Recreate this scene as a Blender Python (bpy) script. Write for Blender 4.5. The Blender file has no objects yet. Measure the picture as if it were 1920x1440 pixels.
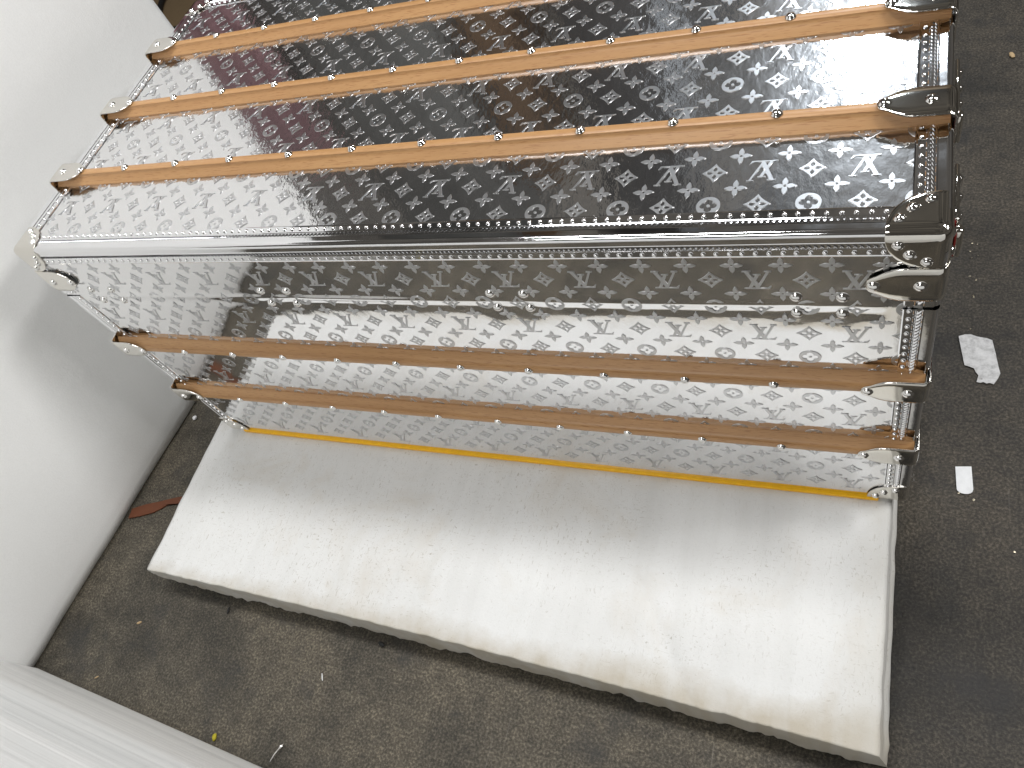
import bpy, bmesh, math, random
from math import pi, sin, cos, sqrt, radians
from mathutils import Matrix, Vector, noise
random.seed(7)
S = bpy.context.scene
COL = S.collection

# ------------------------------------------------------------------ camera
TOP = 0.539                      # height of the trunk's top face above the floor
cam_d = bpy.data.cameras.new('camera')
cam = bpy.data.objects.new('camera', cam_d); COL.objects.link(cam)
cam_d.sensor_width = 36.0; cam_d.lens = 36.0*1464.7/1920
cam_d.clip_start = 0.01; cam_d.clip_end = 60
rx = Vector((0.90723829, 0.26676638, -0.32519900))
ry = -Vector((0.05782766, -0.84491267, -0.53176925))
rz = -Vector((-0.41662291, 0.46363593, -0.78196360))
m = Matrix((rx, ry, rz)).transposed().to_4x4()
m.translation = Vector((0.0141776, -0.44594792, 0.49299479+TOP))
cam.matrix_world = m
S.camera = cam

# ------------------------------------------------------------------ world and lamps
W = bpy.data.worlds.new('World'); S.world = W; W.use_nodes = True
wn = W.node_tree.nodes; wl = W.node_tree.links
bg = wn['Background']
bg.inputs['Strength'].default_value = 1.0
w_tc = wn.new('ShaderNodeTexCoord'); w_no = wn.new('ShaderNodeTexNoise'); w_ra = wn.new('ShaderNodeValToRGB')
w_no.inputs['Scale'].default_value = 7.0; w_no.inputs['Detail'].default_value = 6.0; w_no.inputs['Roughness'].default_value = .62
e_ = w_ra.color_ramp.elements
e_[0].position = .36; e_[0].color = (.020, .019, .018, 1); e_[1].position = .66; e_[1].color = (.140, .128, .112, 1)
wl.new(w_tc.outputs['Generated'], w_no.inputs['Vector']); wl.new(w_no.outputs['Fac'], w_ra.inputs['Fac']); wl.new(w_ra.outputs['Color'], bg.inputs['Color'])

def area_lamp(name, loc, target, sx, sy, watts, col=(1, 0.992, 0.985), shape='RECTANGLE'):
    l = bpy.data.lights.new(name, 'AREA'); l.shape = shape; l.size = sx; l.size_y = sy
    l.energy = watts; l.color = col
    o = bpy.data.objects.new(name, l); COL.objects.link(o)
    o.location = loc
    o.rotation_euler = (Vector(target)-Vector(loc)).to_track_quat('-Z', 'Y').to_euler()
    return o
area_lamp('ceiling_or_fill_lamp', (1.25, 0.52, TOP+2.05), (0.0, 0.1, 0.2), 0.5, 0.24, 27)
area_lamp('ceiling_or_fill_lamp', (-0.80, 0.60, TOP+2.25), (-0.6, 0.0, 0.0), 1.0, 0.18, 36)
area_lamp('ceiling_or_fill_lamp', (-0.85, -1.9, TOP+2.0), (-0.8, 0.0, 0.2), 1.2, 0.35, 20)  # added soft fill above and behind the camera, lifts the shadows
area_lamp('ceiling_or_fill_lamp', (2.35, 0.30, TOP+1.85), (-1.0, 0.1, 0.6), 0.9, 0.30, 41)  # added fill from the far right, brightens the left foam sheet
area_lamp('flood_lamp', (-0.075, 3.05, TOP+2.06), (0.0, 0.2, TOP), 0.21, 0.18, 27, (0.84, 0.92, 1.0), 'ELLIPSE')

S.view_settings.view_transform = 'Standard'
S.view_settings.look = 'None'
S.view_settings.exposure = -0.08
S.view_settings.gamma = 1.0
S.render.engine = 'CYCLES'

# ------------------------------------------------------------------ helpers
def tag(o, label=None, cat=None, group=None, kind=None):
    if label: o['label'] = label
    if cat: o['category'] = cat
    if group: o['group'] = group
    if kind: o['kind'] = kind
    return o

def mesh_from(name, verts, faces, smooth=False):
    me = bpy.data.meshes.new(name)
    me.from_pydata([tuple(v) for v in verts], [], faces)
    me.validate(); me.update()
    if smooth:
        for p in me.polygons: p.use_smooth = True
    return me

def place(name, me, mat=None, parent=None, mw=None):
    """link a mesh object; mw = world matrix (parent kept in world terms)"""
    o = bpy.data.objects.new(name, me); COL.objects.link(o)
    if mat is not None and len(me.materials) == 0: me.materials.append(mat)
    if parent is not None:
        o.parent = parent
        o.matrix_parent_inverse = WM[parent.name].inverted()
    o.matrix_basis = mw if mw is not None else Matrix.Identity(4)
    WM[o.name] = o.matrix_basis.copy()
    return o
WM = {}

def empty(name, loc):
    o = bpy.data.objects.new(name, None); COL.objects.link(o)
    o.empty_display_size = 0.05; o.location = loc
    WM[o.name] = Matrix.Translation(loc)
    return o

def bm_mesh(name, bm, smooth=False):
    me = bpy.data.meshes.new(name); bm.to_mesh(me); bm.free()
    if smooth:
        for p in me.polygons: p.use_smooth = True
    return me

def frame(u, v, n, o):
    M = Matrix((Vector(u), Vector(v), Vector(n))).transposed().to_4x4()
    M.translation = Vector(o); return M

def box_mesh(name, x0, x1, y0, y1, z0, z1, bev=0.0, seg=2):
    bm = bmesh.new()
    bmesh.ops.create_cube(bm, size=1)
    for v in bm.verts:
        v.co = Vector((x0+(v.co.x+.5)*(x1-x0), y0+(v.co.y+.5)*(y1-y0), z0+(v.co.z+.5)*(z1-z0)))
    if bev: bmesh.ops.bevel(bm, geom=bm.edges[:], offset=bev, segments=seg, affect='EDGES', profile=.5)
    return bm_mesh(name, bm, bev > 0)

# ------------------------------------------------------------------ materials
def new_mat(name):
    ma = bpy.data.materials.new(name); ma.use_nodes = True
    nt = ma.node_tree
    return ma, nt, nt.nodes['Principled BSDF']

class N:
    def __init__(s, nt): s.nt = nt
    def add(s, typ, **kw):
        n = s.nt.nodes.new(typ)
        for k, v in kw.items():
            if hasattr(n, k): setattr(n, k, v)
            else: n.inputs[k].default_value = v
        return n
    def link(s, a, b): s.nt.links.new(a, b)
    def coords(s, scale=(1, 1, 1), rot=(0, 0, 0), loc=(0, 0, 0)):
        tc = s.add('ShaderNodeTexCoord'); mp = s.add('ShaderNodeMapping')
        mp.inputs['Scale'].default_value = scale; mp.inputs['Rotation'].default_value = rot
        mp.inputs['Location'].default_value = loc
        s.link(tc.outputs['Object'], mp.inputs['Vector']); return mp.outputs['Vector']
    def noise(s, vec, scale, detail=3, rough=.55, dist=0.0):
        n = s.add('ShaderNodeTexNoise'); n.inputs['Scale'].default_value = scale
        n.inputs['Detail'].default_value = detail; n.inputs['Roughness'].default_value = rough
        n.inputs['Distortion'].default_value = dist
        s.link(vec, n.inputs['Vector']); return n.outputs['Fac']
    def ramp(s, fac, stops):
        r = s.add('ShaderNodeValToRGB'); e = r.color_ramp.elements
        while len(e) < len(stops): e.new(.5)
        for i, (p, c) in enumerate(stops):
            e[i].position = p; e[i].color = (c, c, c, 1) if not hasattr(c, '__len__') else (*c, 1)
        s.link(fac, r.inputs['Fac']); return r.outputs['Color']
    def mix(s, fac, a, b, mode='MIX'):
        n = s.add('ShaderNodeMix'); n.data_type = 'RGBA'; n.blend_type = mode
        for i, v in ((0, fac), (6, a), (7, b)):
            if hasattr(v, 'is_output'): s.link(v, n.inputs[i])
            elif isinstance(v, (int, float)) and i == 0: n.inputs[0].default_value = v
            else: n.inputs[i].default_value = (*v, 1)
        return n.outputs[2]
    def math(s, op, a, b=0.0):
        n = s.add('ShaderNodeMath'); n.operation = op
        for i, v in enumerate((a, b)):
            if hasattr(v, 'is_output'): s.link(v, n.inputs[i])
            else: n.inputs[i].default_value = v
        return n.outputs[0]
    def bump(s, h, dist, strength=1.0, normal=None):
        n = s.add('ShaderNodeBump'); n.inputs['Distance'].default_value = dist
        n.inputs['Strength'].default_value = strength
        s.link(h, n.inputs['Height'])
        if normal is not None: s.link(normal, n.inputs['Normal'])
        return n.outputs['Normal']

def mirror_mat(name, amp, base=(.90, .90, .905), rough=.05, fine=1.0, haze=0.0):
    ma, nt, b = new_mat(name); g = N(nt)
    b.inputs['Metallic'].default_value = 1.0
    b.inputs['Base Color'].default_value = (*base, 1)
    v = g.coords()
    v2 = g.coords(scale=(1, .55, .55), rot=(0, 0, .5))
    n1 = g.noise(v, 18, 2); n2 = g.noise(v2, 105, 3, .65); n3 = g.noise(v, 260, 2)
    nm = g.bump(n1, amp*.00030)
    nm = g.bump(n2, amp*.00012, 1, nm)
    nm = g.bump(n3, amp*fine*.000010, 1, nm)
    g.link(nm, b.inputs['Normal'])
    r = g.ramp(g.noise(v, 30, 4), [(.35, rough*.7), (.75, rough*1.6)])
    g.link(r, b.inputs['Roughness'])
    if haze:
        gl = g.add('ShaderNodeBsdfGlossy'); gl.inputs['Roughness'].default_value = .27; gl.inputs['Color'].default_value = (*base, 1)
        g.link(nm, gl.inputs['Normal'])
        mx = g.add('ShaderNodeMixShader'); mx.inputs[0].default_value = haze
        g.link(b.outputs[0], mx.inputs[1]); g.link(gl.outputs[0], mx.inputs[2])
        g.link(mx.outputs[0], nt.nodes['Material Output'].inputs['Surface'])
    return ma
M_TOP = mirror_mat('mirror_sheet', 2.3, rough=.07, haze=.12)
M_FRONT = mirror_mat('mirror_sheet_front', .55, rough=.05, haze=.06)
M_TRIM = mirror_mat('mirror_trim', .35, (.90, .905, .92), .07)

def metal(name, base, rough, amp=0.0):
    ma, nt, b = new_mat(name); g = N(nt)
    b.inputs['Metallic'].default_value = 1.0
    b.inputs['Base Color'].default_value = (*base, 1)
    b.inputs['Roughness'].default_value = rough
    v = g.coords()
    if amp:
        g.link(g.bump(g.noise(v, 60, 2), amp), b.inputs['Normal'])
    return ma
M_NICKEL = metal('polished_nickel', (.78, .755, .70), .05, .00003)
M_RIVET = metal('rivet_steel', (.86, .85, .83), .07)
M_STUD = metal('stud_steel', (.92, .92, .93), .10)
M_GLYPH = metal('etched_metal', (.66, .665, .675), .30, .00003)

def wood_mat():
    ma, nt, b = new_mat('beech_wood'); g = N(nt)
    v = g.coords(scale=(1, 1, 1))
    vs = g.coords(scale=(3.0, 90, 90)); vf = g.coords(scale=(75, 900, 900))
    n1 = g.noise(vs, 1.0, 4, .6, .6)
    n2 = g.noise(vf, 1.0, 2, .5)
    n3 = g.noise(g.coords(scale=(5, 8, 8)), 1.0, 2)
    base = g.ramp(n1, [(.25, (.40, .215, .085)), (.55, (.50, .278, .115)), (.8, (.57, .335, .155))])
    fl = g.ramp(n2, [(.57, 0.0), (.66, 1.0)])
    c = g.mix(g.math('MULTIPLY', fl, .60), base, (.30, .125, .042))
    c = g.mix(g.ramp(n3, [(.35, 0.0), (.75, .35)]), c, (.40, .205, .085))
    g.link(c, b.inputs['Base Color'])
    b.inputs['Roughness'].default_value = .42
    b.inputs['Coat Weight'].default_value = .12; b.inputs['Coat Roughness'].default_value = .25
    g.link(g.bump(n2, .00012), b.inputs['Normal'])
    return ma
M_WOOD = wood_mat()

def plain(name, col, rough=.6, spec=.4):
    ma, nt, b = new_mat(name); g = N(nt)
    v = g.coords(); n = g.noise(v, 120, 4)
    c = g.mix(g.ramp(n, [(.3, 0.0), (.7, .35)]), col, tuple(x*.7 for x in col))
    g.link(c, b.inputs['Base Color']); b.inputs['Roughness'].default_value = rough
    b.inputs['Specular IOR Level'].default_value = spec
    g.link(g.bump(n, .0002), b.inputs['Normal'])
    return ma
M_YELLOW = plain('yellow_lacquer', (.95, .50, .004), .35)
M_RED = plain('red_leather', (.20, .012, .010), .45)
M_BLACK = plain('black_rubber', (.012, .012, .012), .5)
M_BROWN = plain('brown_leather', (.14, .045, .018), .6)
M_CHIP = plain('wood_chip', (.50, .36, .20), .7)
M_LIME = plain('lime_thread', (.42, .36, .02), .7)
M_CARD = plain('cardboard', (.17, .12, .065), .8)
M_GOLD = metal('brass_shaving', (.80, .72, .55), .3)
M_WHITE = plain('white_plastic', (.82, .83, .84), .4)

def foam_mat(name, dirty):
    ma, nt, b = new_mat(name); g = N(nt)
    v = g.coords()
    big = g.noise(v, 3.2, 3)
    A_, B_ = ((.785, .795, .79), (.735, .74, .73)) if dirty else ((.89, .89, .875), (.855, .855, .84))
    c = g.mix(g.ramp(big, [(.3, 0.0), (.75, 1.0)]), A_, B_)
    cell = g.noise(v, 420, 3, .6)
    c = g.mix(g.ramp(cell, [(.35, .10), (.6, 0.0)]), c, (.60, .60, .585))
    if dirty:
        # short hair-like specks in two directions
        for k, (sc, rot, th, amt) in enumerate((((420, 110, 100), .35, .645, .50), ((130, 380, 100), -.2, .65, .45), ((260, 210, 100), 1.0, .69, .75))):
            n = g.noise(g.coords(scale=sc, rot=(0, 0, rot), loc=(k*3.1, k*1.7, 0)), 1.0, 3, .62, .8)
            msk = g.math('MULTIPLY', g.ramp(n, [(th-.03, 0.0), (th+.02, 1.0)]), g.ramp(g.noise(v, 6+k, 2), [(.36, .12), (.62, 1.0)]))
            c = g.mix(g.math('MULTIPLY', msk, amt), c, (.30, .27, .21))
        st = g.ramp(g.noise(v, 7.5, 5, .62, .6), [(.53, 0.0), (.72, .60)])
        c = g.mix(st, c, (.64, .605, .54))
        # grime carried along the cut edges of the sheet (distance from the edges in object space)
        tc = g.add('ShaderNodeTexCoord'); sx = g.add('ShaderNodeSeparateXYZ'); g.link(tc.outputs['Object'], sx.inputs[0])
        wob = g.math('MULTIPLY', g.noise(v, 14, 5, .65), .07)
        ef = g.math('ADD', g.math('ADD', sx.outputs['Y'], .285), g.math('SUBTRACT', .032, wob))
        m1 = g.ramp(g.math('MULTIPLY', ef, 18.0), [(.0, .85), (.70, 0.0)])
        er = g.math('SUBTRACT', .05, sx.outputs['X'])
        m2 = g.ramp(g.math('MULTIPLY', g.math('ADD', er, g.math('SUBTRACT', .035, wob)), 14.0), [(.0, .45), (.6, 0.0)])
        c = g.mix(m1, c, (.46, .41, .32)); c = g.mix(m2, c, (.52, .49, .42))
        wv = g.noise(g.coords(scale=(38, 3.0, 3)), 1.0, 3)
        c = g.mix(g.ramp(wv, [(.42, 0.0), (.72, .40)]), c, (.66, .665, .65))
    g.link(c, b.inputs['Base Color'])
    b.inputs['Roughness'].default_value = .62
    b.inputs['Specular IOR Level'].default_value = .25
    h1 = g.noise(v, 420, 3, .6)
    h2 = g.noise(v, 45, 3)
    nm = g.bump(h2, .0010 if dirty else .0004); nm = g.bump(h1, .00045 if dirty else .00025, 1, nm)
    g.link(nm, b.inputs['Normal'])
    return ma
M_FOAM = foam_mat('foam_pad', True)
M_FOAMW = foam_mat('foam_wall', False)

def ribbed_foam():
    ma, nt, b = new_mat('foam_ribbed'); g = N(nt)
    # layers of the sheet run along its length (local X), so vary only with height
    n1 = g.noise(g.coords(scale=(.6, 1, 22)), 1.0, 3, .5, .1)
    n2 = g.noise(g.coords(scale=(.5, 1, 95)), 1.0, 3, .55)
    c = g.ramp(n1, [(.30, (.74, .745, .735)), (.5, (.87, .87, .855)), (.72, (.92, .915, .90))])
    c = g.mix(g.ramp(n2, [(.35, .22), (.6, 0.0)]), c, (.60, .61, .60))
    g.link(c, b.inputs['Base Color']); b.inputs['Roughness'].default_value = .6
    nm = g.bump(n1, .003); nm = g.bump(n2, .0005, 1, nm); g.link(nm, b.inputs['Normal'])
    return ma
M_RIB = ribbed_foam()

def floor_mat():
    ma, nt, b = new_mat('dirty_concrete'); g = N(nt)
    v = g.coords()
    fine = g.noise(v, 290, 4, .68); mid = g.noise(v, 40, 6, .75); big = g.noise(v, 3.4, 5, .6, .4)
    spk = g.noise(v, 600, 2, .5)
    c = g.ramp(fine, [(.30, (.026, .023, .018)), (.5, (.086, .078, .064)), (.70, (.215, .196, .164))])
    c = g.mix(.65, c, g.ramp(mid, [(.32, (.35, .34, .33)), (.68, (1.5, 1.46, 1.38))]), 'MULTIPLY')
    st = g.ramp(big, [(.38, (1.25, 1.21, 1.13)), (.52, (.85, .84, .81)), (.66, (.38, .39, .39))])
    c = g.mix(1.0, c, st, 'MULTIPLY')
    st2 = g.ramp(g.noise(g.coords(loc=(5, 3, 0)), 9, 5, .65), [(.54, 0.0), (.68, .65)])
    c = g.mix(st2, c, (.034, .034, .034))
    c = g.mix(g.ramp(spk, [(.72, 0.0), (.78, .6)]), c, (.33, .31, .27))
    scr = g.noise(g.coords(scale=(260, 4, 1), rot=(0, 0, .25)), 1.0, 2, .4, .3)
    c = g.mix(g.ramp(scr, [(.735, 0.0), (.76, .22)]), c, (.26, .24, .21))
    # darker floor colour east of the pad, with a ragged border
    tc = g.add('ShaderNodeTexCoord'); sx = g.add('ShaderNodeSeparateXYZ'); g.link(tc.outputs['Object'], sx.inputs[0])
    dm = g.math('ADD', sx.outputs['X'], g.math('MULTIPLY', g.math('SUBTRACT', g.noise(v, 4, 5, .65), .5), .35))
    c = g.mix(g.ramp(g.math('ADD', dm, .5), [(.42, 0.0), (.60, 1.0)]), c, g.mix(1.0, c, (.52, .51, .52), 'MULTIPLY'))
    g.link(c, b.inputs['Base Color'])
    g.link(g.ramp(mid, [(.3, .42), (.7, .62)]), b.inputs['Roughness'])
    b.inputs['Specular IOR Level'].default_value = .35
    nm = g.bump(mid, .0012); nm = g.bump(fine, .0011, 1, nm)
    g.link(nm, b.inputs['Normal'])
    return ma
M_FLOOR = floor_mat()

def paper_mat():
    ma, nt, b = new_mat('soiled_paper'); g = N(nt)
    v = g.coords()
    c = g.ramp(g.noise(v, 110, 5, .65), [(.3, (.34, .34, .34)), (.5, (.56, .56, .56)), (.7, (.66, .66, .66))])
    d = g.ramp(g.noise(g.coords(scale=(120, 260, 1), rot=(0, 0, .8)), 1.0, 3), [(.68, 0.0), (.74, .8)])
    c = g.mix(d, c, (.12, .11, .10))
    g.link(c, b.inputs['Base Color']); b.inputs['Roughness'].default_value = .8
    return ma
M_PAPER = paper_mat()

# ------------------------------------------------------------------ floor
me = mesh_from('floor', [(-9, -6, 0), (9, -6, 0), (9, 12, 0), (-9, 12, 0)], [(0, 1, 2, 3)])
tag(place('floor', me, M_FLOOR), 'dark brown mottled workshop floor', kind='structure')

# ------------------------------------------------------------------ foam walls
def slab(name, p0, ang, length, height, thick, mat, seed, waves, r=.012, lz=0.002, tilt=0.0):
    """upright foam sheet: local x along its length, inner face at local y=0, body on the far side (-y)"""
    nx, nz = 90, 60
    V = []; F = []
    def h(x, z, f):
        return waves*(noise.noise((x*2.2+seed, z*2.0, f*5.0))*.6+noise.noise((x*7+seed, z*3.5, f*5.0+2))*.25+noise.noise((x*17+z*4+seed, z*.6, 3.3))*.10)
    for f, y0 in ((0, 0.0), (1, -thick)):
        for j in range(nz+1):
            for i in range(nx+1):
                x = length*i/nx; z = lz+height*j/nz
                # soft rounded bottom, top and ends
                e = min(x, length-x, z-lz, height+lz-z)
                pull = 0.0 if e > r else r-sqrt(max(0, r*r-(r-e)**2))
                y = y0+h(x, z, f)*(1 if f == 0 else .3)+(-pull if f == 0 else pull)
                V.append((x, y, z))
    n1 = (nx+1)*(nz+1)
    idx = lambda f, i, j: f*n1+j*(nx+1)+i
    for j in range(nz):
        for i in range(nx):
            F.append((idx(0, i, j), idx(0, i, j+1), idx(0, i+1, j+1), idx(0, i+1, j)))
            F.append((idx(1, i, j), idx(1, i+1, j), idx(1, i+1, j+1), idx(1, i, j+1)))
    for i in range(nx):
        F.append((idx(0, i, 0), idx(0, i+1, 0), idx(1, i+1, 0), idx(1, i, 0)))
        F.append((idx(0, i, nz), idx(1, i, nz), idx(1, i+1, nz), idx(0, i+1, nz)))
    for j in range(nz):
        F.append((idx(0, 0, j), idx(1, 0, j), idx(1, 0, j+1), idx(0, 0, j+1)))
        F.append((idx(0, nx, j), idx(0, nx, j+1), idx(1, nx, j+1), idx(1, nx, j)))
    me = mesh_from(name, V, F, True)
    M = Matrix.Translation(p0) @ Matrix.Rotation(ang, 4, 'Z') @ Matrix.Rotation(tilt, 4, 'X')
    return place(name, me, mat, None, M)

# left sheet: runs away from the camera; its inner face looks towards the trunk (+x)
aL = radians(84.78)
pE = Vector((-1.2439, -0.4515, 0))+Vector((cos(aL), sin(aL), 0))*1.037
o = slab('foam_wall', (pE.x, pE.y, 0), aL+pi, 1.11, 1.30, .06, M_FOAMW, 3.0, .010, .007)
tag(o, 'tall white foam sheet standing along the left end of the trunk', 'foam sheet')
aN = radians(-3.66)
pN = Vector((-1.2439, -0.4515, 0))+Vector((cos(aN), sin(aN), 0))*.002
o = slab('foam_wall', (pN.x, pN.y, 0), aN, 1.75, .62, .05, M_RIB, 9.0, .001, .002, .003, radians(3.5))
tag(o, 'ribbed white foam sheet standing in the bottom left corner', 'foam sheet')

# ------------------------------------------------------------------ foam pad under the trunk
PADT = 0.060
lerp = lambda a, b, t: a+(b-a)*t
def pad():
    nx, ny = 240, 110
    fl, fr = (-1.050, -.270), (.0445, -.296)
    V = []; F = []
    def front(x):
        t = (x-fl[0])/(fr[0]-fl[0])
        return fl[1]+.002+(fr[1]-fl[1])*t+.006*sin(pi*t)+.0016*noise.noise((x*40, 1, 2))+.0008*noise.noise((x*160, 4, 2))
    for j in range(ny+1):
        for i in range(nx+1):
            s = i/nx; x = fl[0]+(fr[0]-fl[0])*s
            t = (j/ny)**1.7; y0 = front(x); y = y0+(.60-y0)*t
            xx = x+.0015*noise.noise((y*30, 7, i > nx/2))*(1 if i in (0, nx) else 0)
            d = min(y-y0, x-fl[0]+.02, fr[0]-x)
            r = .0025
            dz = 0 if d > r else -(r-sqrt(max(0, r*r-(r-max(d, 0))**2)))*.75
            z = PADT+dz
            if y < -.01:
                f = min(1, (-.01-y)/.05)
                z += f*(.0016*noise.noise((x*7, y*9, 0))+.0011*noise.noise((x*24, y*4, 3)))
                # dent running to the front edge, and the front left tip curling up
                dx = x-(-.27+.62*(-(y)-.10)); z -= .0022*math.exp(-(dx/.012)**2)*f*(1 if y < -.15 else 0)
                z += .0016*math.exp(-((x-(-1.0-.12*(y+.27)))/.010)**2)*max(0, min(1, (-.19-y)/.05))
            V.append((xx, y, z))
    n1 = (nx+1)*(ny+1); idx = lambda i, j: j*(nx+1)+i
    for j in range(ny):
        for i in range(nx): F.append((idx(i, j), idx(i+1, j), idx(i+1, j+1), idx(i, j+1)))
    # skirts: front with torn edge, right with two sheet layers, left and back
    def skirt(loop, rows, fn):
        base = len(V); L = len(loop)
        prev = loop
        for k in range(1, rows+1):
            cur = []
            for q, vi in enumerate(loop):
                V.append(fn(Vector(V[vi]), k/rows, q/(L-1))); cur.append(len(V)-1)
            for q in range(L-1): F.append((prev[q], cur[q], cur[q+1], prev[q+1]))
            prev = cur
    def tipz(x, y): return (PADT-.012)*math.exp(-max(0, x+1.05)/.07)*math.exp(-max(0, y+.27)/.10)+.001
    def ffront(p, k, s):
        x = p.x; b = -.0015*k+.004*noise.noise((x*22, k*2, 1))*k+.0025*noise.noise((x*90, k*4, 5))*k
        z = p.z*(1-k)+tipz(x, p.y)*k
        if k > .95: z += abs(.005*noise.noise((x*70, 3, 3)))
        b *= min(1, max(0, (fr[0]-x)/.012))
        return (x+.0095*k*math.exp(-(fr[0]-x)/.003), p.y+b, z)
    skirt([idx(i, 0) for i in range(nx+1)], 6, ffront)
    def fright(p, k, s):
        f = min(1, max(0, (p.y-front(fr[0]))/.02))
        step = .0095*k if f < .05 else lerp(.0095*k, .0045*min(1, k/.35)+.0050*min(1, max(0, (k-.45)/.2)), f)
        groove = f*(.0030*math.exp(-((k-.42)/.07)**2)+.0016*math.exp(-((k-.8)/.06)**2))
        return (p.x+step-groove+f*.0022*noise.noise((p.y*16, k*3, 8)), p.y, p.z*(1-k)+.001*k)
    skirt([idx(nx, j) for j in range(ny+1)], 10, fright)
    skirt([idx(0, j) for j in range(ny, -1, -1)], 4, lambda p, k, s: (p.x+.006*k, p.y+(.003 if p.y < -.25 else 0)*k, p.z*(1-k)+tipz(-1.05, p.y)*k))
    skirt([idx(i, ny) for i in range(nx, -1, -1)], 2, lambda p, k, s: (p.x, p.y, p.z*(1-k)+.001*k))
    me = mesh_from('foam_pad', V, F, True)
    return place('foam_pad', me, M_FOAM)
tag(pad(), 'soiled white foam pad lying on the floor beneath the metal trunk', 'foam pad')

# ------------------------------------------------------------------ the trunk
XL, XR = -1.013, 0.061           # ends
YF, YB = 0.0, 0.527              # front, back
ZB, ZT = PADT+.001, TOP          # bottom, top
P, Q = 0.08, 0.0772              # monogram repeat
trunk = empty('storage_chest', ((XL+XR)/2, (YF+YB)/2, ZB))
tag(trunk, 'large mirror-finish metal trunk with embossed monograms and beech slats', 'chest')
BASE = WM[trunk.name].translation
def tpart(name, me, mat, mw=None, parent=None): return place(name, me, mat, parent or trunk, mw)

HINGE = [(x, TOP+z) for z in (-.080, -.1035) for x in (-.950, -.911, -.6535, -.6145, -.3475, -.3100, -.0493, -.0118)]
SEAM = TOP-.0905
def top_h(x, y):
    return .00030*noise.noise((x*3.1, y*5.0, 1.3))+.00016*noise.noise((x*11, y*13, 4.4))
def front_h(x, z):
    h = .00028*noise.noise((x*3.0, z*6.0, 7.3))+.00010*noise.noise((x*12, z*14, 2.4))
    sz = z-SEAM-.0012*noise.noise((x*6, 0, 9))
    am = (.55+.9*noise.noise((x*4.5, 3, 2)))*min(1, max(0, (XR-.034-x)/.01))*min(1, max(0, (x-XL-.03)/.01))
    h += am*(.0010*math.exp(-(sz/.0048)**2)-.0007*math.exp(-((sz+.009)/.007)**2))+.00012*noise.noise((x*22, z*45, 5))*math.exp(-((sz+.015)/.02)**2)
    for hx, hz in HINGE:
        d2 = (x-hx)**2+(z-hz)**2
        if d2 < .0022: h += -.0006*math.exp(-d2/.00022)+.0004*math.exp(-d2/.00006)
    return h
def sheet(name, nx, ny, fn, flip=False):
    V = [fn(i/nx, j/ny) for j in range(ny+1) for i in range(nx+1)]
    F = [(j*(nx+1)+i, j*(nx+1)+i+1, (j+1)*(nx+1)+i+1, (j+1)*(nx+1)+i) for j in range(ny) for i in range(nx)]
    if flip: F = [f[::-1] for f in F]
    return mesh_from(name, V, F, True)
lerp = lambda a, b, t: a+(b-a)*t
e = .003
top_panel = tpart('top_panel', sheet('top_panel', 260, 130, lambda s, t: (lerp(XL+e, XR-e, s), lerp(YF+e, YB-e, t), ZT+top_h(lerp(XL, XR, s), lerp(YF, YB, t)))), M_TOP)
front_panel = tpart('front_panel', sheet('front_panel', 420, 260, lambda s, t: (lerp(XL+e, XR-e, s), YF-front_h(lerp(XL, XR, s), lerp(ZB, ZT, t)), lerp(ZB+.002, ZT-e, t))), M_FRONT)
core = box_mesh('carcass', XL+.0015, XR-.0015, YF+.004, YB-.0005, ZB, ZT-.004)
tpart('carcass', core, M_TRIM)
for x, nm in ((XL, -1), (XR, 1)):
    tpart('end_panel', box_mesh('end_panel', min(x, x-nm*.001), max(x, x-nm*.001), YF+.004, YB-.004, ZB+.004, ZT-.006), M_FRONT)
tpart('back_panel', box_mesh('back_panel', XL+.004, XR-.004, YB, YB+.001, ZB+.004, ZT-.006), M_FRONT)

# --- monogram motifs as raised, matt-etched relief
def curve_mesh(name, loops, ext=.00016, bev=.00014, zoff=0.0):
    cu = bpy.data.curves.new(name, 'CURVE'); cu.dimensions = '2D'; cu.fill_mode = 'FRONT'
    for L in loops:
        sp = cu.splines.new('POLY'); sp.points.add(len(L)-1); sp.use_cyclic_u = True
        for p, (x, y) in zip(sp.points, L): p.co = (x, y, 0, 1)
    cu.extrude = ext; cu.bevel_depth = bev; cu.bevel_resolution = 0; cu.offset = -bev
    ob = bpy.data.objects.new(name, cu); COL.objects.link(ob)
    bpy.context.view_layer.update()
    me = bpy.data.meshes.new_from_object(ob.evaluated_get(bpy.context.evaluated_depsgraph_get()))
    me.name = name
    bpy.data.objects.remove(ob); bpy.data.curves.remove(cu)
    for v in me.vertices: v.co.z += zoff
    me.materials.clear(); me.materials.append(M_GLYPH)
    return me
def sc(L, s): return [(x*s, y*s) for x, y in L]
def rot4(L):
    out = []
    for k in range(4):
        c_, s_ = (1, 0, -1, 0)[k], (0, 1, 0, -1)[k]
        out += [(x*c_-y*s_, x*s_+y*c_) for x, y in L]
    return out
circ = lambda r, n=12: [(r*cos(2*pi*i/n), r*sin(2*pi*i/n)) for i in range(n)]
petal = [(.17, -.17), (.36, -.235), (.56, -.235), (.78, -.135), (1, 0), (.78, .135), (.56, .235), (.36, .235)]
me_flower = curve_mesh('four_petal_flower', [sc(rot4(petal), .0099), sc(circ(.13, 8), .0099)])
arc = []
for i in range(7):
    t = i/7; a, b, c_ = (1, 0), (.36, .36), (0, 1)
    arc.append(((1-t)**2*a[0]+2*t*(1-t)*b[0]+t*t*c_[0], (1-t)**2*a[1]+2*t*(1-t)*b[1]+t*t*c_[1]))
ptl = [(.13, 0), (.28, -.15), (.42, -.16), (.56, -.10), (.67, 0), (.56, .10), (.42, .16), (.28, .15)]
holes = []
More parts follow.
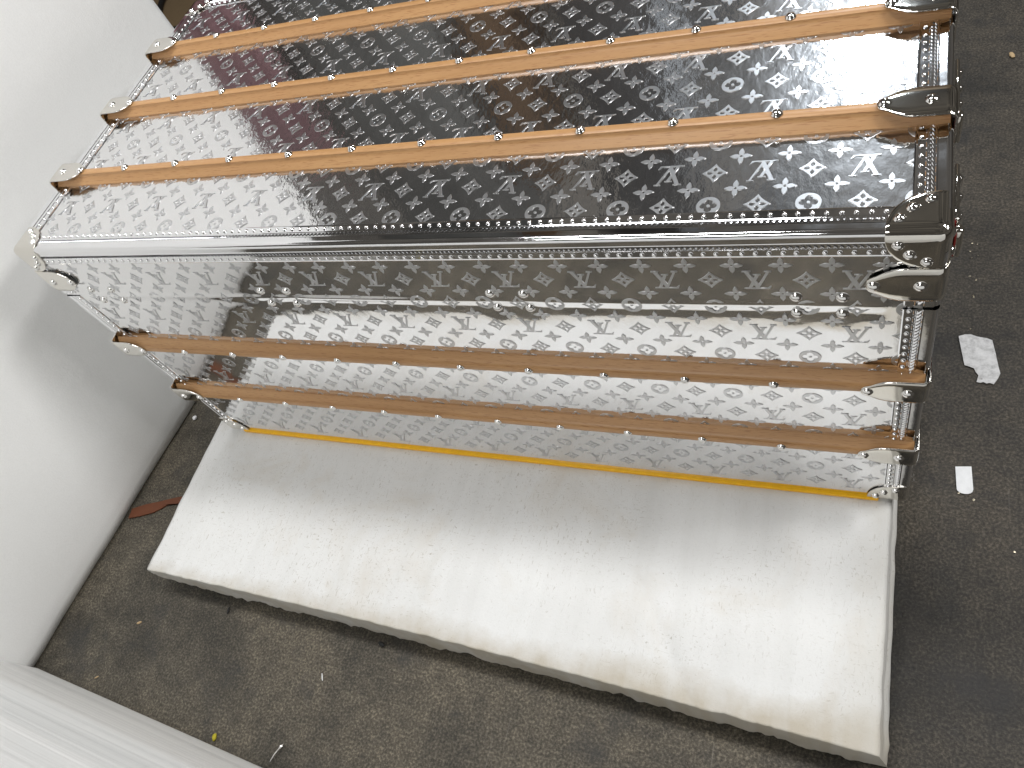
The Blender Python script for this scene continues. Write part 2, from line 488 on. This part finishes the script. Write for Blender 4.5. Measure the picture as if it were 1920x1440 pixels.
for k in range(4):
    c_, s_ = (1, 0, -1, 0)[k], (0, 1, 0, -1)[k]
    holes.append(sc([(x*c_-y*s_, x*s_+y*c_) for x, y in ptl], .0112))
me_diamond = curve_mesh('diamond_flower', [sc(rot4(arc), .0112)]+holes)
lobe = []
a0 = math.atan2(.284, .284-.38)
for i in range(7):
    a = -a0+2*a0*i/7; lobe.append((.38+.30*cos(a), .30*sin(a)))
me_round = curve_mesh('round_flower', [sc(circ(1, 28), .0102), sc(rot4(lobe), .0102*1.06), sc(circ(.15, 8), .0102)])
Vp = [(0, 1), (.31, 1), (.31, .955), (.245, .945), (.545, .27), (.84, .945), (.77, .955), (.77, 1), (1.02, 1), (1.02, .955), (.935, .945), (.535, .03), (.465, .03), (.085, .945), (0, .955)]
Lp = [(.37, .82), (.65, .82), (.65, .78), (.585, .77), (.295, .06), (.84, .06), (.95, .17), (.985, .165), (.92, 0), (.02, 0), (.02, .04), (.10, .05), (.175, .06), (.455, .77), (.37, .78)]
me_v = curve_mesh('letter_v', [sc([(x-.51, y-.5) for x, y in Vp], .0240)], zoff=.00012)
me_l = curve_mesh('letter_l', [sc([(x-.51, y-.5) for x, y in Lp], .0240)])
bm = bmesh.new(); bm.from_mesh(me_v); bm.from_mesh(me_l)
me_lv = bm_mesh('monogram_letters', bm); me_lv.materials.append(M_GLYPH)

def put_glyphs(panel, origin, cols, rows, tofn, inside):
    """rows in quarter repeats; row%4==0: diamond/round, 2: letters/diamond, odd: flowers"""
    for r in rows:
        for k2 in cols:                                # quarter columns
            if r % 2 == 0:
                if k2 % 2: continue
                colA = (k2 % 4 == 0)
                if r % 4 == 0: nm, me = ('diamond_flower', me_diamond) if colA else ('round_flower', me_round)
                else: nm, me = ('monogram_letters', me_lv) if colA else ('diamond_flower', me_diamond)
            else:
                if k2 % 2 == 0: continue
                nm, me = 'four_petal_flower', me_flower
            u = origin[0]+k2*P/4; w = origin[1]+r*Q/4
            if inside(u, w): place(nm, me, None, panel, tofn(u, w))
# top: letters' heads towards the viewer
def topfn(u, w):
    return frame((-1, 0, 0), (0, -1, 0), (0, 0, 1), (u, w, ZT+top_h(u, w)+.00022))
SLY = (.1265, .2605, .3945)
def top_in(u, w):
    if not (XL+.017 < u < XR-.018 and .0265 < w+.011 and w < YB-.014): return False
    return all(abs(w-y) > .006 for y in SLY)
put_glyphs(top_panel, (0.0, .0342), range(-54, 5), range(0, 27), topfn, top_in)
def frfn(u, w):
    return frame((1, 0, 0), (0, 0, 1), (0, -1, 0), (u, YF-front_h(u, w)-.00022, w))
def fr_in(u, w):
    if not (XL+.017 < u < XR-.018 and ZB+.017 < w < TOP-.018): return False
    return all(abs(w-(TOP+z)) > .006 for z in (-.205, -.3365))
put_glyphs(front_panel, (0.0, TOP-.0565-2*Q/4), range(-54, 5), range(-21, 6), frfn, fr_in)

# --- domed rivets and nails
def dome(name, r, h, n=16, rings=5, flange=.12):
    V = []; F = []
    prof = [(r*(1+flange), 0), (r*(1+flange), h*.10), (r, h*.16)]
    for i in range(1, rings+1):
        a = (pi/2)*i/rings; prof.append((r*cos(a), h*.16+h*.84*sin(a)))
    for pr, pz in prof[:-1]:
        for k in range(n): V.append((pr*cos(2*pi*k/n), pr*sin(2*pi*k/n), pz))
    V.append((0, 0, h)); m_ = len(prof)-1
    for i in range(m_-1):
        for k in range(n): F.append((i*n+k, i*n+(k+1) % n, (i+1)*n+(k+1) % n, (i+1)*n+k))
    for k in range(n): F.append(((m_-1)*n+k, (m_-1)*n+(k+1) % n, len(V)-1))
    me = mesh_from(name, V, F, True); me.materials.append(M_RIVET); return me
me_nail = dome('nail', .0046, .0040)
me_rivet = dome('rivet', .0049, .0036)
me_crivet = dome('rivet_small', .0042, .0036)
for i, (x, z) in enumerate(HINGE):
    tpart('hinge_rivet', me_rivet, None, frame((1, 0, 0), (0, 0, 1), (0, -1, 0), (x, YF-front_h(x, z), z)))

# --- embossed edge trims: profile (distance from the edge along face, height over the face)
FW = .0262
half = [(FW, -.0004), (FW-.0003, .0012), (FW-.0012, .0015), (FW-.0022, .0011), (.0180, .0010), (.0174, .0016), (.0164, .0016), (.0158, .0010),
        (.0112, .0010), (.0106, .0016), (.0098, .0016), (.0092, .0013), (.0040, .00155)]
def profile():
    """(a,b): a = inward along face A, b = inward along face B; heights negative outward"""
    pr = [(d, -h) for d, h in half]
    R = .0045; o_ = .0016
    for i in range(9):
        a = (pi/2)*i/8
        pr.append((-o_+R-R*sin(a), -o_+R-R*cos(a)))
    pr += [(-h, d) for d, h in reversed(half)]
    return pr
PROF = profile()
def trim(length, seg=.012):
    """local x = along, local y = inward on face A, local z = up out of A (so B side goes down -z)"""
    n = max(2, int(length/seg)); V = []; F = []; m_ = len(PROF)
    for i in range(n+1):
        x = length*i/n
        wob = .00018*noise.noise((x*14+length*7, 3, 1)); wob2 = .00018*noise.noise((x*17+length*9, 8, 1))
        for a, b in PROF: V.append((x, a+wob, -b+wob2))
    for i in range(n):
        for k in range(m_-1):
            F.append((i*m_+k, i*m_+k+1, (i+1)*m_+k+1, (i+1)*m_+k))
    me = mesh_from('edge_trim', V, F, True); me.set_sharp_from_angle(angle=radians(17)); return me
def studs(length, d, sp=.0107, r=.0024, h=.0021):
    V = []; F = []; n = 8
    k = int((length-.006)/sp)
    for i in range(k+1):
        x = .003+i*sp+random.uniform(-.0004, .0004); b = len(V)
        for rr, zz in ((1, 0), (.80, .62), (.42, .92)):
            for q in range(n): V.append((x+r*rr*cos(2*pi*q/n), d+r*rr*sin(2*pi*q/n), .0008+h*zz))
        V.append((x, d, .0008+h))
        for rr in range(2):
            for q in range(n): F.append((b+rr*n+q, b+rr*n+(q+1) % n, b+(rr+1)*n+(q+1) % n, b+(rr+1)*n+q))
        for q in range(n): F.append((b+2*n+q, b+2*n+(q+1) % n, b+3*n))
    return mesh_from('stud_row', V, F, True)
def braid(length, d0, d1, sp=.0048):
    V = []; F = []
    k = int(length/sp)
    for i in range(k):
        x = i*sp+.001; b = len(V); mid = (d0+d1)/2
        pts = [(x, d0, .0009), (x+.0016, d0, .0018), (x+.0042, mid, .0021), (x+.0050, d1, .0018), (x+.0034, d1, .0009), (x+.0024, mid, .0009)]
        V += pts; F += [(b, b+1, b+2, b+5), (b+5, b+2, b+3, b+4)]
        V += [(x+.0010, d1, .0009), (x+.0022, d1-.0012, .0016), (x+.0026, d1-.0002, .0014)]; F.append((b+6, b+7, b+8))
    return mesh_from('braid', V, F, False)
FLIP = Matrix(((1, 0, 0, 0), (0, 0, -1, 0), (0, -1, 0, 0), (0, 0, 0, 1)))   # face A local -> face B local (mirror)
cache = {}
def add_trim(length, M, sides=(0, 1), with_braid=True):
    key = round(length, 4)
    if key not in cache:
        s_ = studs(length, .0211); b_ = braid(length, .0118, .0154)
        sB = s_.copy(); sB.transform(FLIP); sB.flip_normals(); bB = b_.copy(); bB.transform(FLIP); bB.flip_normals()
        cache[key] = (trim(length), (s_, sB), (b_, bB))
        for me in (s_, sB): me.materials.append(M_STUD)
        for me in (b_, bB): me.materials.append(M_TRIM)
    t, ss, bb = cache[key]
    o = tpart('edge_trim', t, M_TRIM, M)
    for k in sides:
        a = place('stud_row', ss[k], None, o, M); a['kind'] = 'stuff'
        if with_braid: a = place('braid', bb[k], None, o, M); a['kind'] = 'stuff'
    return o
LX = XR-XL
LYt = YB-YF
CI = .022
add_trim(LX-2*CI, frame((1, 0, 0), (0, 1, 0), (0, 0, 1), (XL+CI, YF, ZT)))                         # top front
add_trim(LX-2*CI, frame((-1, 0, 0), (0, -1, 0), (0, 0, 1), (XR-CI, YB, ZT)), (0,))                  # top back
add_trim(LYt-2*CI, frame((0, 1, 0), (-1, 0, 0), (0, 0, 1), (XR, YF+CI, ZT+.0003)), (0,))   # top right
add_trim(LYt-2*CI, frame((0, -1, 0), (1, 0, 0), (0, 0, 1), (XL, YB-CI, ZT+.0003)), (0,), False)   # top left
LV = SEAM-.003-ZB-CI
for sgn, x in ((1, XR), (-1, XL)):
    # body verticals: A face = front (outward -Y)
    if sgn > 0:
        add_trim(LV, frame((0, 0, -1), (-1, 0, 0), (0, -1, 0), (x, YF, SEAM-.003)), (0,))
    else:
        add_trim(LV, frame((0, 0, 1), (1, 0, 0), (0, -1, 0), (x, YF, ZB+CI)), (0,), False)
# lid verticals (short lengths between corner cap and clamp)
LL = ZT-CI-(SEAM+.003)
add_trim(LL, frame((0, 0, -1), (-1, 0, 0), (0, -1, 0), (XR, YF-.0003, ZT-CI)), (0,))
add_trim(LL, frame((0, 0, 1), (1, 0, 0), (0, -1, 0), (XL, YF-.0003, SEAM+.003)), (0,), False)
# rear verticals, plain
for x0, sg in ((XL, 1), (XR, -1)):
    add_trim(ZT-ZB-2*CI, frame((0, 0, -sg), (sg, 0, 0), (0, 1, 0), (x0, YB, (ZT-CI) if sg > 0 else (ZB+CI))), ())

# --- yellow lacquered strip along the foot
tpart('bottom_strip', box_mesh('bottom_strip', XL+.030, XR-.030, YF-.0038, YF+.004, ZB-.0005, ZB+.0068, .0014), M_YELLOW)

# --- beech slats
def slat_mesh(length):
    """local x along, y across, z up from the face; ends thinned to run under the clamps"""
    w, h = .0140, .0134
    hs = [(-w, -.0012), (-w+.0001, .0017), (-w+.0066, .0080), (-w+.0082, .0100), (-w+.0090, h-.0008), (-w+.0102, h-.0001)]
    sec = hs+[(-y, z) for y, z in reversed(hs)]
    n = 150; V = []; F = []; m_ = len(sec)
    for i in range(n+1):
        # denser near the ends
        t = i/n; x = length*t
        d = min(x, length-x)
        k = min(1, max(0, d/.012)); k = k*k*(3-2*k)
        f = .86+.14*k; fw = 1.0
        wy = .00025*noise.noise((x*5, 0, length)); 
        for y, z in sec:
            V.append((x, y*fw+wy, (z*f+.00012*noise.noise((x*20, y*80, z*80))) if z > 0 else -.0012))
    for i in range(n):
        for q in range(m_-1): F.append((i*m_+q, (i+1)*m_+q, (i+1)*m_+q+1, i*m_+q+1))
    F.append(tuple(range(m_))); F.append(tuple(reversed(range(n*m_, n*m_+m_))))
    me = mesh_from('wood_slat', V, F, False)
    for p in me.polygons: p.use_smooth = True
    me.set_sharp_from_angle(angle=radians(40))
    return me
SL0, SL1 = XL+.0012, XR-.0012
me_slat = slat_mesh(SL1-SL0); me_slat.materials.append(M_WOOD)
NAILX = [-.0740-.0894*k for k in range(10)]
SLATS = [(frame((1, 0, 0), (0, 1, 0), (0, 0, 1), (SL0, y, ZT)), 't', y) for y in SLY]
SLATS += [(frame((1, 0, 0), (0, 0, 1), (0, -1, 0), (SL0, YF, TOP+z)), 'f', TOP+z) for z in (-.205, -.3365)]
for M, kind, c_ in SLATS:
    s_ = tpart('wood_slat', me_slat, None, M)
    for x in NAILX:
        place('nail', me_nail, None, s_, M @ frame((1, 0, 0), (0, 1, 0), (0, 0, 1), (x-SL0+random.uniform(-.001, .001), random.uniform(-.0006, .0006), .0137)))

# --- nickel clamps over the slat ends: tongue on the face, bent over the edge, tongue down the end
def clamp_mesh(lift, wmax=.0168):
    """local u (x) towards the end, edge of the trunk at x=0; v (y) across; n (z) out of the face"""
    Lf = .0565; rb = .007; Ld = .058
    st = []
    for i in range(15):
        t = i/14; s_ = Lf*(t**1.6); st.append(('f', s_))
    for i in range(1, 7): st.append(('b', (pi/2)*i/6))
    for i in range(1, 9): st.append(('d', Ld*i/8))
    V = []; F = []; nv = 10
    def hw(s_):
        k = lambda q: wmax*(.40+.60*sin(pi/2*max(0, min(1, (q-.004)/.024))))
        return k(s_) if s_ >= .006 else k(.006)*sqrt(max(.02, 1-((.006-s_)/.006)**2))
    tot = len(st)
    for kind, p in st:
        if kind == 'f': w = hw(p); x = -Lf+p+.001; z = lift; nx_, nz_ = 0, 1; arch = .0009
        elif kind == 'b': x = .001+rb*sin(p)-.004; z = lift-rb+rb*cos(p); w = wmax; nx_, nz_ = sin(p), cos(p); arch = .0009*(1-p/(pi/2))+.0004
        else:
            x = .001+rb-.004; z = lift-rb-p; w = hw(Ld-p); nx_, nz_ = 1, 0; arch = .0004
        if kind == 'f' and x > -.003: x = -.003
        for k in range(nv+1):
            v = -1+2*k/nv
            dd = arch*(abs(v)**7)
            V.append((x-nx_*dd, v*w, z-nz_*dd))
    for i in range(tot-1):
        for k in range(nv): F.append((i*(nv+1)+k, (i+1)*(nv+1)+k, (i+1)*(nv+1)+k+1, i*(nv+1)+k+1))
    me = mesh_from('slat_clamp', V, F, True)
    me.materials.append(M_NICKEL); return me
def clamp(M, me, lift, name='slat_clamp'):
    o = tpart(name, me, None, M)
    md = o.modifiers.new('thick', 'SOLIDIFY'); md.thickness = .0017; md.offset = -1
    md = o.modifiers.new('edge', 'BEVEL'); md.width = .0005; md.segments = 2; md.limit_method = 'ANGLE'
    for x in (-.0495, -.0150):
        place('rivet', me_rivet, None, o, M @ Matrix.Translation((x, .0004, lift-.0003)))
    return o
me_cs = clamp_mesh(.0158); me_cl = clamp_mesh(.0048, .0200)
for y in SLY:
    clamp(frame((1, 0, 0), (0, 1, 0), (0, 0, 1), (XR, y, ZT)), me_cs, .0158)
    clamp(frame((-1, 0, 0), (0, -1, 0), (0, 0, 1), (XL, y, ZT)), me_cs, .0158)
for z in (-.205, -.3365):
    clamp(frame((1, 0, 0), (0, 0, 1), (0, -1, 0), (XR, YF, TOP+z)), me_cs, .0158)
    clamp(frame((-1, 0, 0), (0, 0, -1), (0, -1, 0), (XL, YF, TOP+z)), me_cs, .0158)
clamp(frame((1, 0, 0), (0, 0, 1), (0, -1, 0), (XR, YF, TOP-.0588)), me_cl, .0048, 'lid_clamp')
clamp(frame((-1, 0, 0), (0, 0, -1), (0, -1, 0), (XL, YF, TOP-.0588)), me_cl, .0048, 'lid_clamp')

# --- nickel corner caps: three quarter-round leaves meeting in a rounded corner
def cap_mesh(A=.0438, B=.0395, C=.0405):
    r = .0060; V = []; F = []
    n = 12; out = .0030
    bm = bmesh.new()
    ext = {0: A, 1: B, 2: C}
    for a, b in ((0, 1), (1, 2), (2, 0)):
        c_ = 3-a-b; g = {}
        for i in range(n+1):
            for j in range(n+1):
                # square -> superellipse quarter
                s_, t = i/n, j/n
                mx = max(s_, t)
                if mx > 0:
                    ang = math.atan2(t, s_); rad = mx
                    p_ = 2.3
                    k = rad/((abs(cos(ang))**p_+abs(sin(ang))**p_)**(1/p_))
                    u, w = k*cos(ang), k*sin(ang)
                else: u = w = 0
                p = [0, 0, 0]; p[a] = u*ext[a]; p[b] = w*ext[b]; p[c_] = 0
                inner = Vector((max(p[0], r), max(p[1], r), max(p[2], r)))
                d = Vector(p)-inner; d.normalize()
                q = inner+d*(r)
                q = q-Vector((out, out, out))*0+d*out
                g[i, j] = bm.verts.new(q)
        for i in range(n):
            for j in range(n):
                bm.faces.new((g[i, j], g[i+1, j], g[i+1, j+1], g[i, j+1]))
    bmesh.ops.remove_doubles(bm, verts=bm.verts[:], dist=1e-5)
    bmesh.ops.recalc_face_normals(bm, faces=bm.faces[:])
    me = bm_mesh('corner_cap', bm, True)
    me.materials.append(M_NICKEL); return me
me_cap = cap_mesh()
RV = ((.034, .0115), (.0255, .0225), (.0130, .0310))
def cap(corner, sx, sy, sz):
    """sx,sy,sz: inward directions from the corner"""
    S_ = Matrix.Diagonal((sx, sy, sz, 1)); M = Matrix.Translation(corner) @ S_
    me = me_cap.copy(); me.transform(S_)
    if sx*sy*sz < 0: me.flip_normals()
    # outward check: normal of the first face must point away from the inside
    ctr = Vector((sx, sy, sz))*.03
    dots = sum((Vector(p.center)-ctr).dot(p.normal) for p in me.polygons)
    if dots < 0: me.flip_normals()
    o = tpart('corner_cap', me, None, Matrix.Translation(corner))
    md = o.modifiers.new('thick', 'SOLIDIFY'); md.thickness = .0017; md.offset = -1
    md = o.modifiers.new('edge', 'BEVEL'); md.width = .0005; md.segments = 2; md.limit_method = 'ANGLE'
    C = Vector(corner)
    for u, w in RV:
        n = Vector((0, 0, -sz)); x = Vector((1, 0, 0)); place('rivet', me_crivet, None, o, frame(x, n.cross(x), n, C+Vector((sx*u, sy*w, -sz*.0027))))
        n = Vector((0, -sy, 0)); place('rivet', me_crivet, None, o, frame(x, n.cross(x), n, C+Vector((sx*u, -sy*.0027, sz*w))))
        n = Vector((-sx, 0, 0)); y = Vector((0, 1, 0)); place('rivet', me_crivet, None, o, frame(y, n.cross(y), n, C+Vector((-sx*.0027, sy*w, sz*u))))
    return o
for x, sx in ((XR, -1), (XL, 1)):
    cap((x, YF, ZT), sx, 1, -1)
    cap((x, YB, ZT), sx, -1, -1)
    cap((x, YF, ZB+.003), sx, 1, 1)

# --- two red-leather-backed latches on the right end, just showing past the edge
for y in (.0900, .2300):
    lz = TOP-.085
    me = box_mesh('leather_tab', XR+.0006, XR+.0075, y-.042, y-.004, lz-.030, lz+.018, .0033, 3)
    tab = tpart('leather_tab', me, M_RED)
    pl = tpart('latch_plate', box_mesh('latch_plate', XR+.0087, XR+.0125, y-.020, y+.046, lz-.022, lz+.022, .0016, 2), M_NICKEL)
    for yy in (-.008, .014, .036):
        place('rivet', me_rivet, None, pl, frame((0, 1, 0), (0, 0, 1), (1, 0, 0), (XR+.0124, y+yy, lz+.012)))
    tpart('latch_loop', box_mesh('latch_loop', XR+.0087, XR+.0165, y-.030, y-.0205, lz-.016, lz+.018, .003, 3), M_NICKEL)

# ------------------------------------------------------------------ scraps on the floor
def flat_piece(name, pts, thick, mat, label, cat, z0=.0012, curl=0.0):
    bm = bmesh.new(); cx = sum(p[0] for p in pts)/len(pts); cy = sum(p[1] for p in pts)/len(pts)
    sub = []
    for i, p in enumerate(pts):
        q = pts[(i+1) % len(pts)]
        for t in (0, .5): sub.append((p[0]+(q[0]-p[0])*t, p[1]+(q[1]-p[1])*t))
    R_ = max(sqrt((x-cx)**2+(y-cy)**2) for x, y in sub)
    def zz(x, y): return z0+curl*((x-cx)**2+(y-cy)**2)/R_**2*(.6+.8*noise.noise((x*60, y*60, 1)))
    top = [bm.verts.new((x, y, max(.0005, zz(x, y))+thick)) for x, y in sub]
    bot = [bm.verts.new((x, y, max(.0005, zz(x, y)))) for x, y in sub]
    ct = bm.verts.new((cx, cy, z0+thick)); cb = bm.verts.new((cx, cy, z0))
    n = len(sub)
    for i in range(n):
        j = (i+1) % n
        bm.faces.new((top[i], top[j], ct)); bm.faces.new((bot[j], bot[i], cb)); bm.faces.new((top[j], top[i], bot[i], bot[j]))
    bmesh.ops.recalc_face_normals(bm, faces=bm.faces[:])
    me = bm_mesh(name, bm)
    return tag(place(name, me, mat), label, cat)
flat_piece('paper_scrap', [(.1226, .2885), (.1300, .2917), (.1377, .2918), (.1450, .2893), (.1570, .2873), (.1633, .2838), (.1670, .262), (.1701, .2399), (.1718, .2297), (.1690, .2215), (.1640, .2121), (.1590, .2140), (.1555, .2126), (.1520, .2150), (.1486, .2135), (.1440, .2145), (.1480, .2190), (.1462, .2255), (.1430, .2310), (.1412, .2365), (.1360, .2390), (.1298, .2411)], .0008, M_PAPER, 'torn dirty white paper scrap on the floor right of the trunk', 'paper scrap', curl=.0022)
tagpts = [(.1193, .0836), (.1373, .0857), (.1392, .0535)]
for i in range(1, 8):
    a = pi*i/8; tagpts.append((.1300+.0090*cos(a), .0525-.0062*sin(a)))
tagpts.append((.1209, .0520))
flat_piece('label_tag', tagpts, .0009, M_WHITE, 'small clean white tag with rounded end on the floor', 'tag')
flat_piece('leather_strip', [(-1.2144, -.1757), (-1.2177, -.1569), (-1.190, -.1445), (-1.1629, -.1355), (-1.140, -.1270), (-1.1213, -.1204), (-1.100, -.116), (-1.100, -.130), (-1.123, -.1345), (-1.1384, -.1376), (-1.150, -.148), (-1.1624, -.1568), (-1.190, -.168)], .0022, M_BROWN, 'reddish brown offcut strip on the floor beside the left foam sheet', 'offcut')

def pebble(name, loc, r, mat, label, cat, sq=(1, 1, .7), rz=0.0):
    bm = bmesh.new(); bmesh.ops.create_icosphere(bm, subdivisions=2, radius=r)
    for v in bm.verts:
        k = 1+.25*noise.noise(v.co*(1.3/r)+Vector((loc[0], loc[1], 0))*10)
        v.co = Vector((v.co.x*sq[0], v.co.y*sq[1], v.co.z*sq[2]))*k
    lo = min(v.co.z for v in bm.verts)
    for v in bm.verts: v.co.z -= lo
    me = bm_mesh(name, bm, False)
    return tag(place(name, me, mat, None, Matrix.Translation((loc[0], loc[1], .0005)) @ Matrix.Rotation(rz, 4, 'Z')), label, cat)
pebble('foam_bead', (-1.182, .041), .0048, M_WHITE, 'white foam bead on the dark floor behind the pad corner', 'bead')
pebble('wood_chip', (-1.0722, -.3439), .0036, M_CHIP, 'small beige wood chip on the floor left of the pad', 'chip', (1.3, .6, .4), .5)
pebble('rubber_crumb', (-.904, -.2925), .0030, M_BLACK, 'tiny black crumb against the pad edge near its left tip', 'crumb', (.6, 2.0, .6), .2)
pebble('rubber_crumb', (-.6099, -.2895), .0050, M_BLACK, 'black crumb on the floor under the middle of the pad edge', 'crumb', (1.2, .7, .5), -.3)
pebble('white_sliver', (-.6886, -.3525), .0040, M_WHITE, 'thin white sliver lying on the floor in front of the pad', 'sliver', (.22, 1.5, .2), .5)
pebble('straw_sliver', (-1.1044, -.4400), .0030, M_CHIP, 'straw-coloured sliver on the floor near the ribbed foam sheet', 'sliver', (.4, 1.4, .3), -.9)
pebble('lime_crumb', (-.8283, -.4690), .0045, M_LIME, 'yellow-green crumb on the floor beside the ribbed foam sheet', 'crumb', (.8, 1.2, .7), .2)
pebble('pale_chip', (.2019, .8853), .0050, M_CHIP, 'pale chip on the floor near the upper right corner', 'chip', (.8, 1.6, .4), .3)

def tube_mesh(name, pts, radii, n=8):
    V = []; F = []
    for i, p in enumerate(pts):
        p = Vector(p); d = (Vector(pts[min(i+1, len(pts)-1)])-Vector(pts[max(i-1, 0)])).normalized()
        a = d.cross(Vector((0, 0, 1)));  a = a.normalized() if a.length > 1e-4 else Vector((1, 0, 0)); b = d.cross(a)
        for k in range(n): V.append(p+(a*cos(2*pi*k/n)+b*sin(2*pi*k/n))*radii[i])
    for i in range(len(pts)-1):
        for k in range(n): F.append((i*n+k, i*n+(k+1) % n, (i+1)*n+(k+1) % n, (i+1)*n+k))
    F.append(tuple(reversed(range(n)))); F.append(tuple(range((len(pts)-1)*n, len(pts)*n)))
    return mesh_from(name, V, F, True)
pin = [(-.7196, -.4800, .004), (-.7178, -.4740, .006), (-.7150, -.4650, .0065), (-.7118, -.4570, .0055), (-.7107, -.4545, .005), (-.7093, -.4517, .0042), (-.7082, -.4490, .0036)]
tag(place('wire_nail', tube_mesh('wire_nail', pin, [.0010, .0010, .0011, .0014, .0030, .0016, .0004]), M_RIVET), 'bent silver wire nail on the floor by the ribbed foam sheet', 'nail')
k = 0
for i in range(14):
    t = random.random()
    x = .141+random.gauss(0, .005); y = .30+.20*t if i < 10 else random.uniform(-.10, .25)
    if i >= 10: x = random.uniform(.10, .19)
    bm = bmesh.new(); s_ = random.uniform(.0006, .0013)
    bmesh.ops.create_icosphere(bm, subdivisions=1, radius=s_)
    for v in bm.verts: v.co = Vector((v.co.x*random.uniform(.5, 2.2), v.co.y*random.uniform(.5, 1.8), v.co.z*.6+s_*.6))
    o = place('metal_shaving', bm_mesh('metal_shaving', bm), M_GOLD, None, Matrix.Translation((x, y, .0003)) @ Matrix.Rotation(random.random()*6, 4, 'Z'))
    tag(o, 'tiny glinting metal shaving on the floor right of the trunk', 'shaving', 'metal shavings scattered right of the trunk')

# ------------------------------------------------------------------ behind: what the gap and the mirror lid show
me = box_mesh('cardboard_sheet', -3.3, -1.75, 1.25, 2.9, .001, .012, .003)
tag(place('cardboard_sheet', me, M_CARD), 'brown cardboard sheet on the floor behind the left foam sheet', 'cardboard')
cab = []
for i in range(60):
    a = i/59*2*pi*1.35
    cab.append((-2.16+.13*cos(a)+.05*sin(2.3*a)+.05*i/59, 1.50+.16*sin(a), .022+.012*sin(a*1.7)+.012))
tag(place('power_cable', tube_mesh('power_cable', cab, [.009]*60), M_BLACK), 'loops of black cable lying behind the trunk at the top left', 'cable')
def cloth(name, x0, x1, y, z0, z1, mat, folds):
    nx, nz = 120, 24; V = []; F = []
    for f in (0, 1):
        for j in range(nz+1):
            for i in range(nx+1):
                s_ = i/nx; z = lerp(z0, z1, j/nz)
                yy = y+.05*sin(s_*folds*2*pi+1.5*noise.noise((s_*3, z, 2)))+.03*noise.noise((s_*9, z*2, 5))+f*.006
                V.append((lerp(x0, x1, s_)+.02*noise.noise((z*2, s_*4, 1)), yy, z))
    n1 = (nx+1)*(nz+1)
    for f in (0, 1):
        for j in range(nz):
            for i in range(nx):
                q = f*n1+j*(nx+1)+i; fa = (q, q+1, q+nx+2, q+nx+1); F.append(fa if f == 0 else fa[::-1])
    me = mesh_from(name, V, F, True)
    return place(name, me, mat)
M_MAROON = plain('maroon_cloth', (.40, .24, .26), .9, .1)
tag(cloth('maroon_curtain', -2.98, -2.32, 1.95, .7, 2.08, M_MAROON, 5), 'maroon curtain mirrored in the left of the shiny lid', 'curtain')
M_STEEL = plain('dark_steel', (.17, .172, .165), .6)
M_DARKB = plain('dark_board', (.050, .046, .044), .7)
M_PLY = plain('plywood', (.26, .20, .14), .8)
M_CARD2 = plain('carton_board', (.30, .20, .115), .8)
M_CARD3 = plain('dark_carton', (.15, .092, .05), .8)
def hung(name, x0, x1, y, z0, z1, mat, label, cat):
    tag(place(name, box_mesh(name, x0, x1, y, y+.35, z0, z1, .004), mat), label, cat)
cb = empty('steel_cabinet', (-1.95, 2.2, 0))
tag(cb, 'dark grey steel cabinet mirrored in the lid next to the maroon curtain', 'cabinet')
place('cabinet_body', box_mesh('cabinet_body', -2.25, -1.62, 2.0, 2.5, 0, 3.0, .004), M_STEEL, cb)
for x0 in (-2.235, -1.93):
    d = place('door', box_mesh('door', x0, x0+.29, 1.975, 1.998, .1, 2.95, .004), M_STEEL, cb)
    place('handle', box_mesh('handle', x0+.13, x0+.15, 1.955, 1.974, 1.3, 1.45, .002), M_RIVET, d)
hung('tall_carton', -1.54, -1.36, 2.1, 0, 2.45, M_CARD3, 'tall brown carton mirrored in the middle of the lid', 'carton')
hung('brown_stack', -3.45, -3.00, 1.9, 0, 2.0, M_CARD3, 'brown carton stack mirrored beside the white sheet in the lid', 'carton')
hung('black_board', -1.20, -.80, 2.2, 0, 2.9, M_DARKB, 'black board mirrored as the darkest patch of the lid', 'board')
hung('plywood_sheet', -.70, .75, 3.2, 0, 2.55, M_PLY, 'tan plywood stack mirrored in the upper right of the lid', 'plywood')
